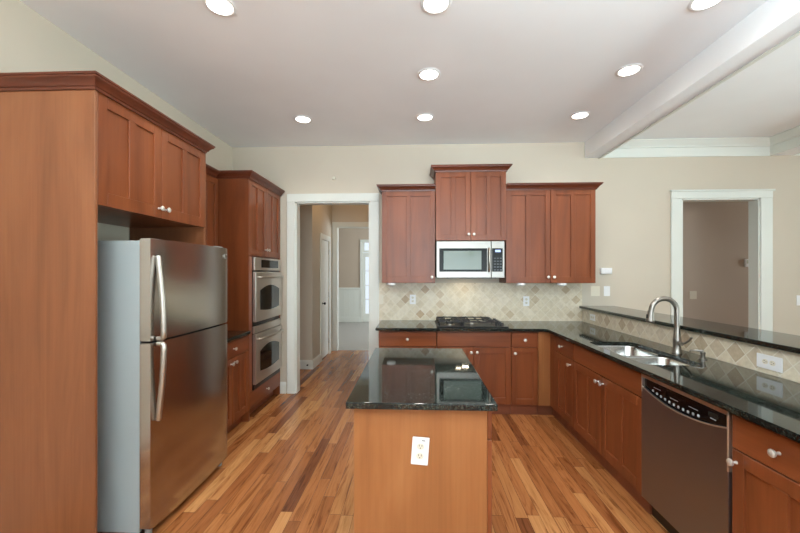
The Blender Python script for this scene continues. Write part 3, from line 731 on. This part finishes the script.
# gas cooktop
t = thing('gas_cooktop', 'black gas cooktop with cast iron grates and side knobs on the granite counter', 'cooktop', (.61, 4.13, .9145))
B('cooktop_base', 'black', t, .232, .985, 3.872, 4.365, .9145, .926, bev=.004)
gx = [(.255, .50), (.505, .75), (.755, .862)]
burn = [(.375, 4.0, .045), (.375, 4.24, .036), (.63, 4.12, .055), (.80, 4.25, .03)]
for x, y, r in burn:
    b = MB().lathe([(0, 0), (r + .014, 0), (r + .014, .004), (r, .008), (r, .014), (0, .014)], (x, y, .926), (0, 0, 1), 24).build('burner', 'nickel', t)
    MB().lathe([(0, 0), (r - .004, 0), (r - .004, .007), (r - .010, .010), (0, .010)], (x, y, .940), (0, 0, 1), 24).build('burner_cap', 'iron', b)
for (a, b_) in ((.250, .498), (.502, .862)):
    mb = MB(); z0, z1 = .962, .974; y0_, y1_ = 3.895, 4.345; k = .013
    mb.box(a, b_, y0_, y0_ + k, z0, z1, .003).box(a, b_, y1_ - k, y1_, z0, z1, .003).box(a, a + k, y0_, y1_, z0, z1, .003).box(b_ - k, b_, y0_, y1_, z0, z1, .003)
    mb.box(a, b_, 4.113, 4.126, z0, z1, .003)
    nx = 3 if b_ - a < .3 else 4
    for i in range(1, nx):
        x = a + (b_ - a) * i / nx; mb.box(x - k / 2, x + k / 2, y0_, y1_, z0, z1 + .004, .003)
    for y in (4.0, 4.235):
        mb.box(a, a + .075, y - k / 2, y + k / 2, z0, z1 + .004, .003).box(b_ - .075, b_, y - k / 2, y + k / 2, z0, z1 + .004, .003)
    for x in (a + .006, b_ - .006):
        for y in (y0_ + .006, 4.12, y1_ - .006): mb.tube([(x, y, .926), (x, y, .966)], .008, 8)
    mb.build('grate', 'iron', t)
for i in range(5):
    yy = 3.935 + i * .092
    kb = MB().lathe([(0, 0), (.022, 0), (.022, .006), (.019, .010), (.017, .030), (.014, .034), (0, .034)], (.925, yy, .926), (0, 0, 1), 20).build('burner_knob', 'iron', t, 50)
    B('pointer', 'nickel', kb, .922, .928, yy - .016, yy + .004, .9602, .9625)

# ------------------------------------------------------------------ island
t = thing('kitchen_island', 'cherry kitchen island cabinet standing in the middle of the wood floor', 'cabinet', (.02, 2.19, 0))
B('cabinet_box', 'veneer', t, -.256, .320, 1.662, 2.735, .10, .882); B('toe_kick', 'kick', t, -.240, .270, 1.680, 2.70, 0, .099)
B('end_panel', 'veneer', t, -.279, .3215, 1.640, 1.661, .002, .882, bev=.0015)
B('end_panel', 'veneer', t, -.279, .3215, 2.736, 2.755, .002, .882, bev=.0015)
B('side_panel', 'veneer', t, -.279, -.257, 1.662, 2.735, .002, .882)
FI = lambda u, n, w: (.3225 + n, u, w)
for i in range(2):
    u0 = 1.643 + i * .556; u1 = u0 + .552
    slab(FI, u0, u1, .742, .872, t, mat='cherry_hy', kn=((u0 + u1) / 2, .80)); shaker(FI, u0, u1, .112, .735, t, kn=((u1 - .03) if i == 0 else (u0 + .03), .68))
tag(MB().box(-.308, .358, 1.593, 2.785, .884, .914, .005, 2).build('countertop', 'granite', origin=(.02, 2.19, .884)), 'polished black granite top of the kitchen island', 'countertop')

# ------------------------------------------------------------------ outlets, switches, wall devices
def plate_thing(kind, label, F, u, w, wd, ht, mat='white', tilt=0, gang=1, ori='v', n=0):
    """cover plate with outlets / rockers; built about the origin, then placed"""
    cat = {'electrical_outlet': 'outlet', 'light_switch': 'switch'}[kind]
    o = Vector(F(u, n, w)); t = thing(kind, label, cat, tuple(o), {'outlet': 'electrical outlets in the kitchen', 'switch': 'switch plates on the walls'}[cat])
    d = outdir(F); uu = Vector(F(1, 0, 0)) - Vector(F(0, 0, 0)); zz = Vector((0, 0, 1))
    c, s_ = math.cos(tilt), math.sin(tilt)
    U = uu * c + zz * s_; W = -uu * s_ + zz * c
    def slabp(mb, a0, a1, b0, b1, n0, n1, r=.0):
        q = [o + U * a + W * b + d * n0 for a, b in ((a0, b0), (a1, b0), (a1, b1), (a0, b1))]
        mb.prism(q, d * (n1 - n0)); return mb
    mb = slabp(MB(), -wd / 2, wd / 2, -ht / 2, ht / 2, .001, .006)
    bmesh.ops.bevel(mb.bm, geom=list(mb.bm.edges), offset=.0018, segments=2, affect='EDGES'); mb.build('cover_plate', mat, t)
    if tilt: slabp(MB(), .004, .020, .046, .0495, .006, .0065).build('printed_mark', 'slot', t)
    for g in range(gang):
        cu = (g - (gang - 1) / 2) * .046
        if kind == 'electrical_outlet':
            for q in (-1, 1):
                cc = (0, q * .0215) if ori == 'v' else (q * .0215, 0)
                rr = [o + U * (cc[0] + .017 * math.cos(a)) + W * (cc[1] + .0145 * math.sin(a)) + d * .006 for a in [math.pi * 2 * k / 16 for k in range(16)]]
                f = MB().prism(rr, d * .0015).build('receptacle', 'ivory' if mat == 'white' else mat, t)
                mb = MB()
                for a, b, hw, hh in ((-.006, .004, .0012, .0042), (.006, .004, .0012, .0042), (0, -.007, .0022, .0022)):
                    if ori != 'v': a, b, hw, hh = b, a, hh, hw
                    slabp(mb, cc[0] + a - hw, cc[0] + a + hw, cc[1] + b - hh, cc[1] + b + hh, .0072, .0079)
                mb.build('slots', 'slot', f)
        else:
            f = slabp(MB(), cu - .0165, cu + .0165, -.033, .033, .006, .0085).build('rocker', mat, t)
    return t
t = plate_thing('electrical_outlet', 'white electrical outlet tilted on the end panel of the island', face_back(1.6395), .022, .686, .076, .124, tilt=-.072)
FWB = face_back(YW - .0103); FWP = face_back(YW)
plate_thing('light_switch', 'pale switch plate on the tiles next to the doorway casing', FWB, -.432, 1.168, .085, .118, 'ivory', gang=1)
plate_thing('electrical_outlet', 'white electrical outlet on the tiles under the single-door wall cabinet', FWB, -.031, 1.170, .073, .116)
plate_thing('electrical_outlet', 'white electrical outlet on the tiles under the wide wall cabinet', FWB, 1.335, 1.153, .073, .118)
plate_thing('light_switch', 'ivory two-rocker switch plate on the beige wall under the wall keypad', FWP, 2.154, 1.275, .105, .118, 'ivory', gang=2)
plate_thing('light_switch', 'white single switch plate on the beige wall under the wall keypad', FWP, 2.289, 1.275, .072, .118)
plate_thing('light_switch', 'white switch plate on the beige wall, cut by the edge of the photo', FWP, 4.495, 1.17, .072, .118)
FBT = face_right(1.9952)
plate_thing('electrical_outlet', 'white sideways outlet on the bar tiles near the kitchen corner', FBT, 4.18, .992, .116, .072, ori='h')
plate_thing('electrical_outlet', 'white sideways outlet on the bar tiles opposite the dishwasher', FBT, 2.135, .982, .150, .080, ori='h')
FPS = face_back(5.654)
plate_thing('light_switch', 'pale two-rocker switch plate on the taupe wall seen through the cased opening', FPS, 4.173, 1.163, .105, .12, 'ivory', gang=2)
t = thing('thermostat', 'small white thermostat on the taupe wall behind the cased opening', 'thermostat', (4.99, 5.653, 1.635))
B('housing', 'white', t, 4.905, 5.035, 5.628, 5.653, 1.584, 1.703, bev=.006); B('screen', plain('thermostat_screen', srgb(190, 205, 190), .2), t, 4.930, 5.010, 5.6265, 5.6281, 1.635, 1.685)
t = thing('wall_keypad', 'white rectangular keypad box on the beige wall beside the wide wall cabinet', 'keypad', (2.284, YW - .001, 1.51))
B('housing', 'white', t, 2.205, 2.338, YW - .03, YW - .001, 1.479, 1.551, bev=.005); B('flip_cover', 'white', t, 2.209, 2.334, YW - .034, YW - .0302, 1.492, 1.548, bev=.001)
tag(MB().lathe([(0, 0), (.022, 0), (.024, .008), (.018, .020), (.010, .024), (0, .024)], (-1.004, YW, 2.662), (0, -1, 0)).build('wall_sensor', 'ivory', origin=(-1.004, YW, 2.662)), 'tiny round pale sensor on the wall above the hall doorway', 'sensor')
t = thing('door_stop', 'small dark door stop on the white baseboard in the hall', 'door stop', (-1.66, 5.584, .075))
mb = MB(); mb.tube([(-1.66, 5.583, .075), (-1.66, 5.545, .075)], .006, 10); mb.build('rod', 'nickel', t); MB().lathe([(0, 0), (.013, 0), (.013, .012), (0, .014)], (-1.66, 5.545, .075), (0, -1, 0)).build('rubber_tip', 'rubber', t)

# ------------------------------------------------------------------ recessed ceiling lights
LP = [(-1.146, 2.091, 'recessed ceiling light above the refrigerator, cut by the top of the photo'),
      (.120, 2.125, 'recessed ceiling light over the island, cut by the top of the photo'),
      (1.68, 2.165, 'recessed ceiling light over the dishwasher, almost out of the photo'),
      (.108, 2.882, 'recessed ceiling light in the middle of the ceiling beyond the island'),
      (1.654, 2.890, 'recessed ceiling light over the sink beside the ceiling beam'),
      (.098, 3.670, 'recessed ceiling light in front of the raised cabinet over the microwave'),
      (-1.144, 3.665, 'recessed ceiling light in front of the oven tower and hall doorway'),
      (1.636, 3.688, 'recessed ceiling light in front of the wide wall cabinet, at the counter corner')]
L0 = None
for x, y, lb in LP:
    if L0 is None:
        L0 = thing('recessed_light', lb, 'ceiling light', (x, y, CE), 'recessed lights in the kitchen ceiling')
        MB().lathe([(.070, -.001), (.090, -.001), (.092, -.004), (.086, -.008), (.072, -.010), (.070, -.008)], (x, y, CE), (0, 0, 1), 32, True).build('trim_ring', 'white', L0, 60)
        MB().lathe([(0, -.0045), (.070, -.0045), (.070, -.002), (0, -.002)], (x, y, CE), (0, 0, 1), 32).build('lens', 'bulb', L0, 50)
    else: copy_thing(L0, (x, y, CE), lb)
    light('recessed_lamp', 'SPOT', (x, y, CE - .03), (0, 0, 0), 26, (1, .94, .86), .07, spot=math.radians(150))
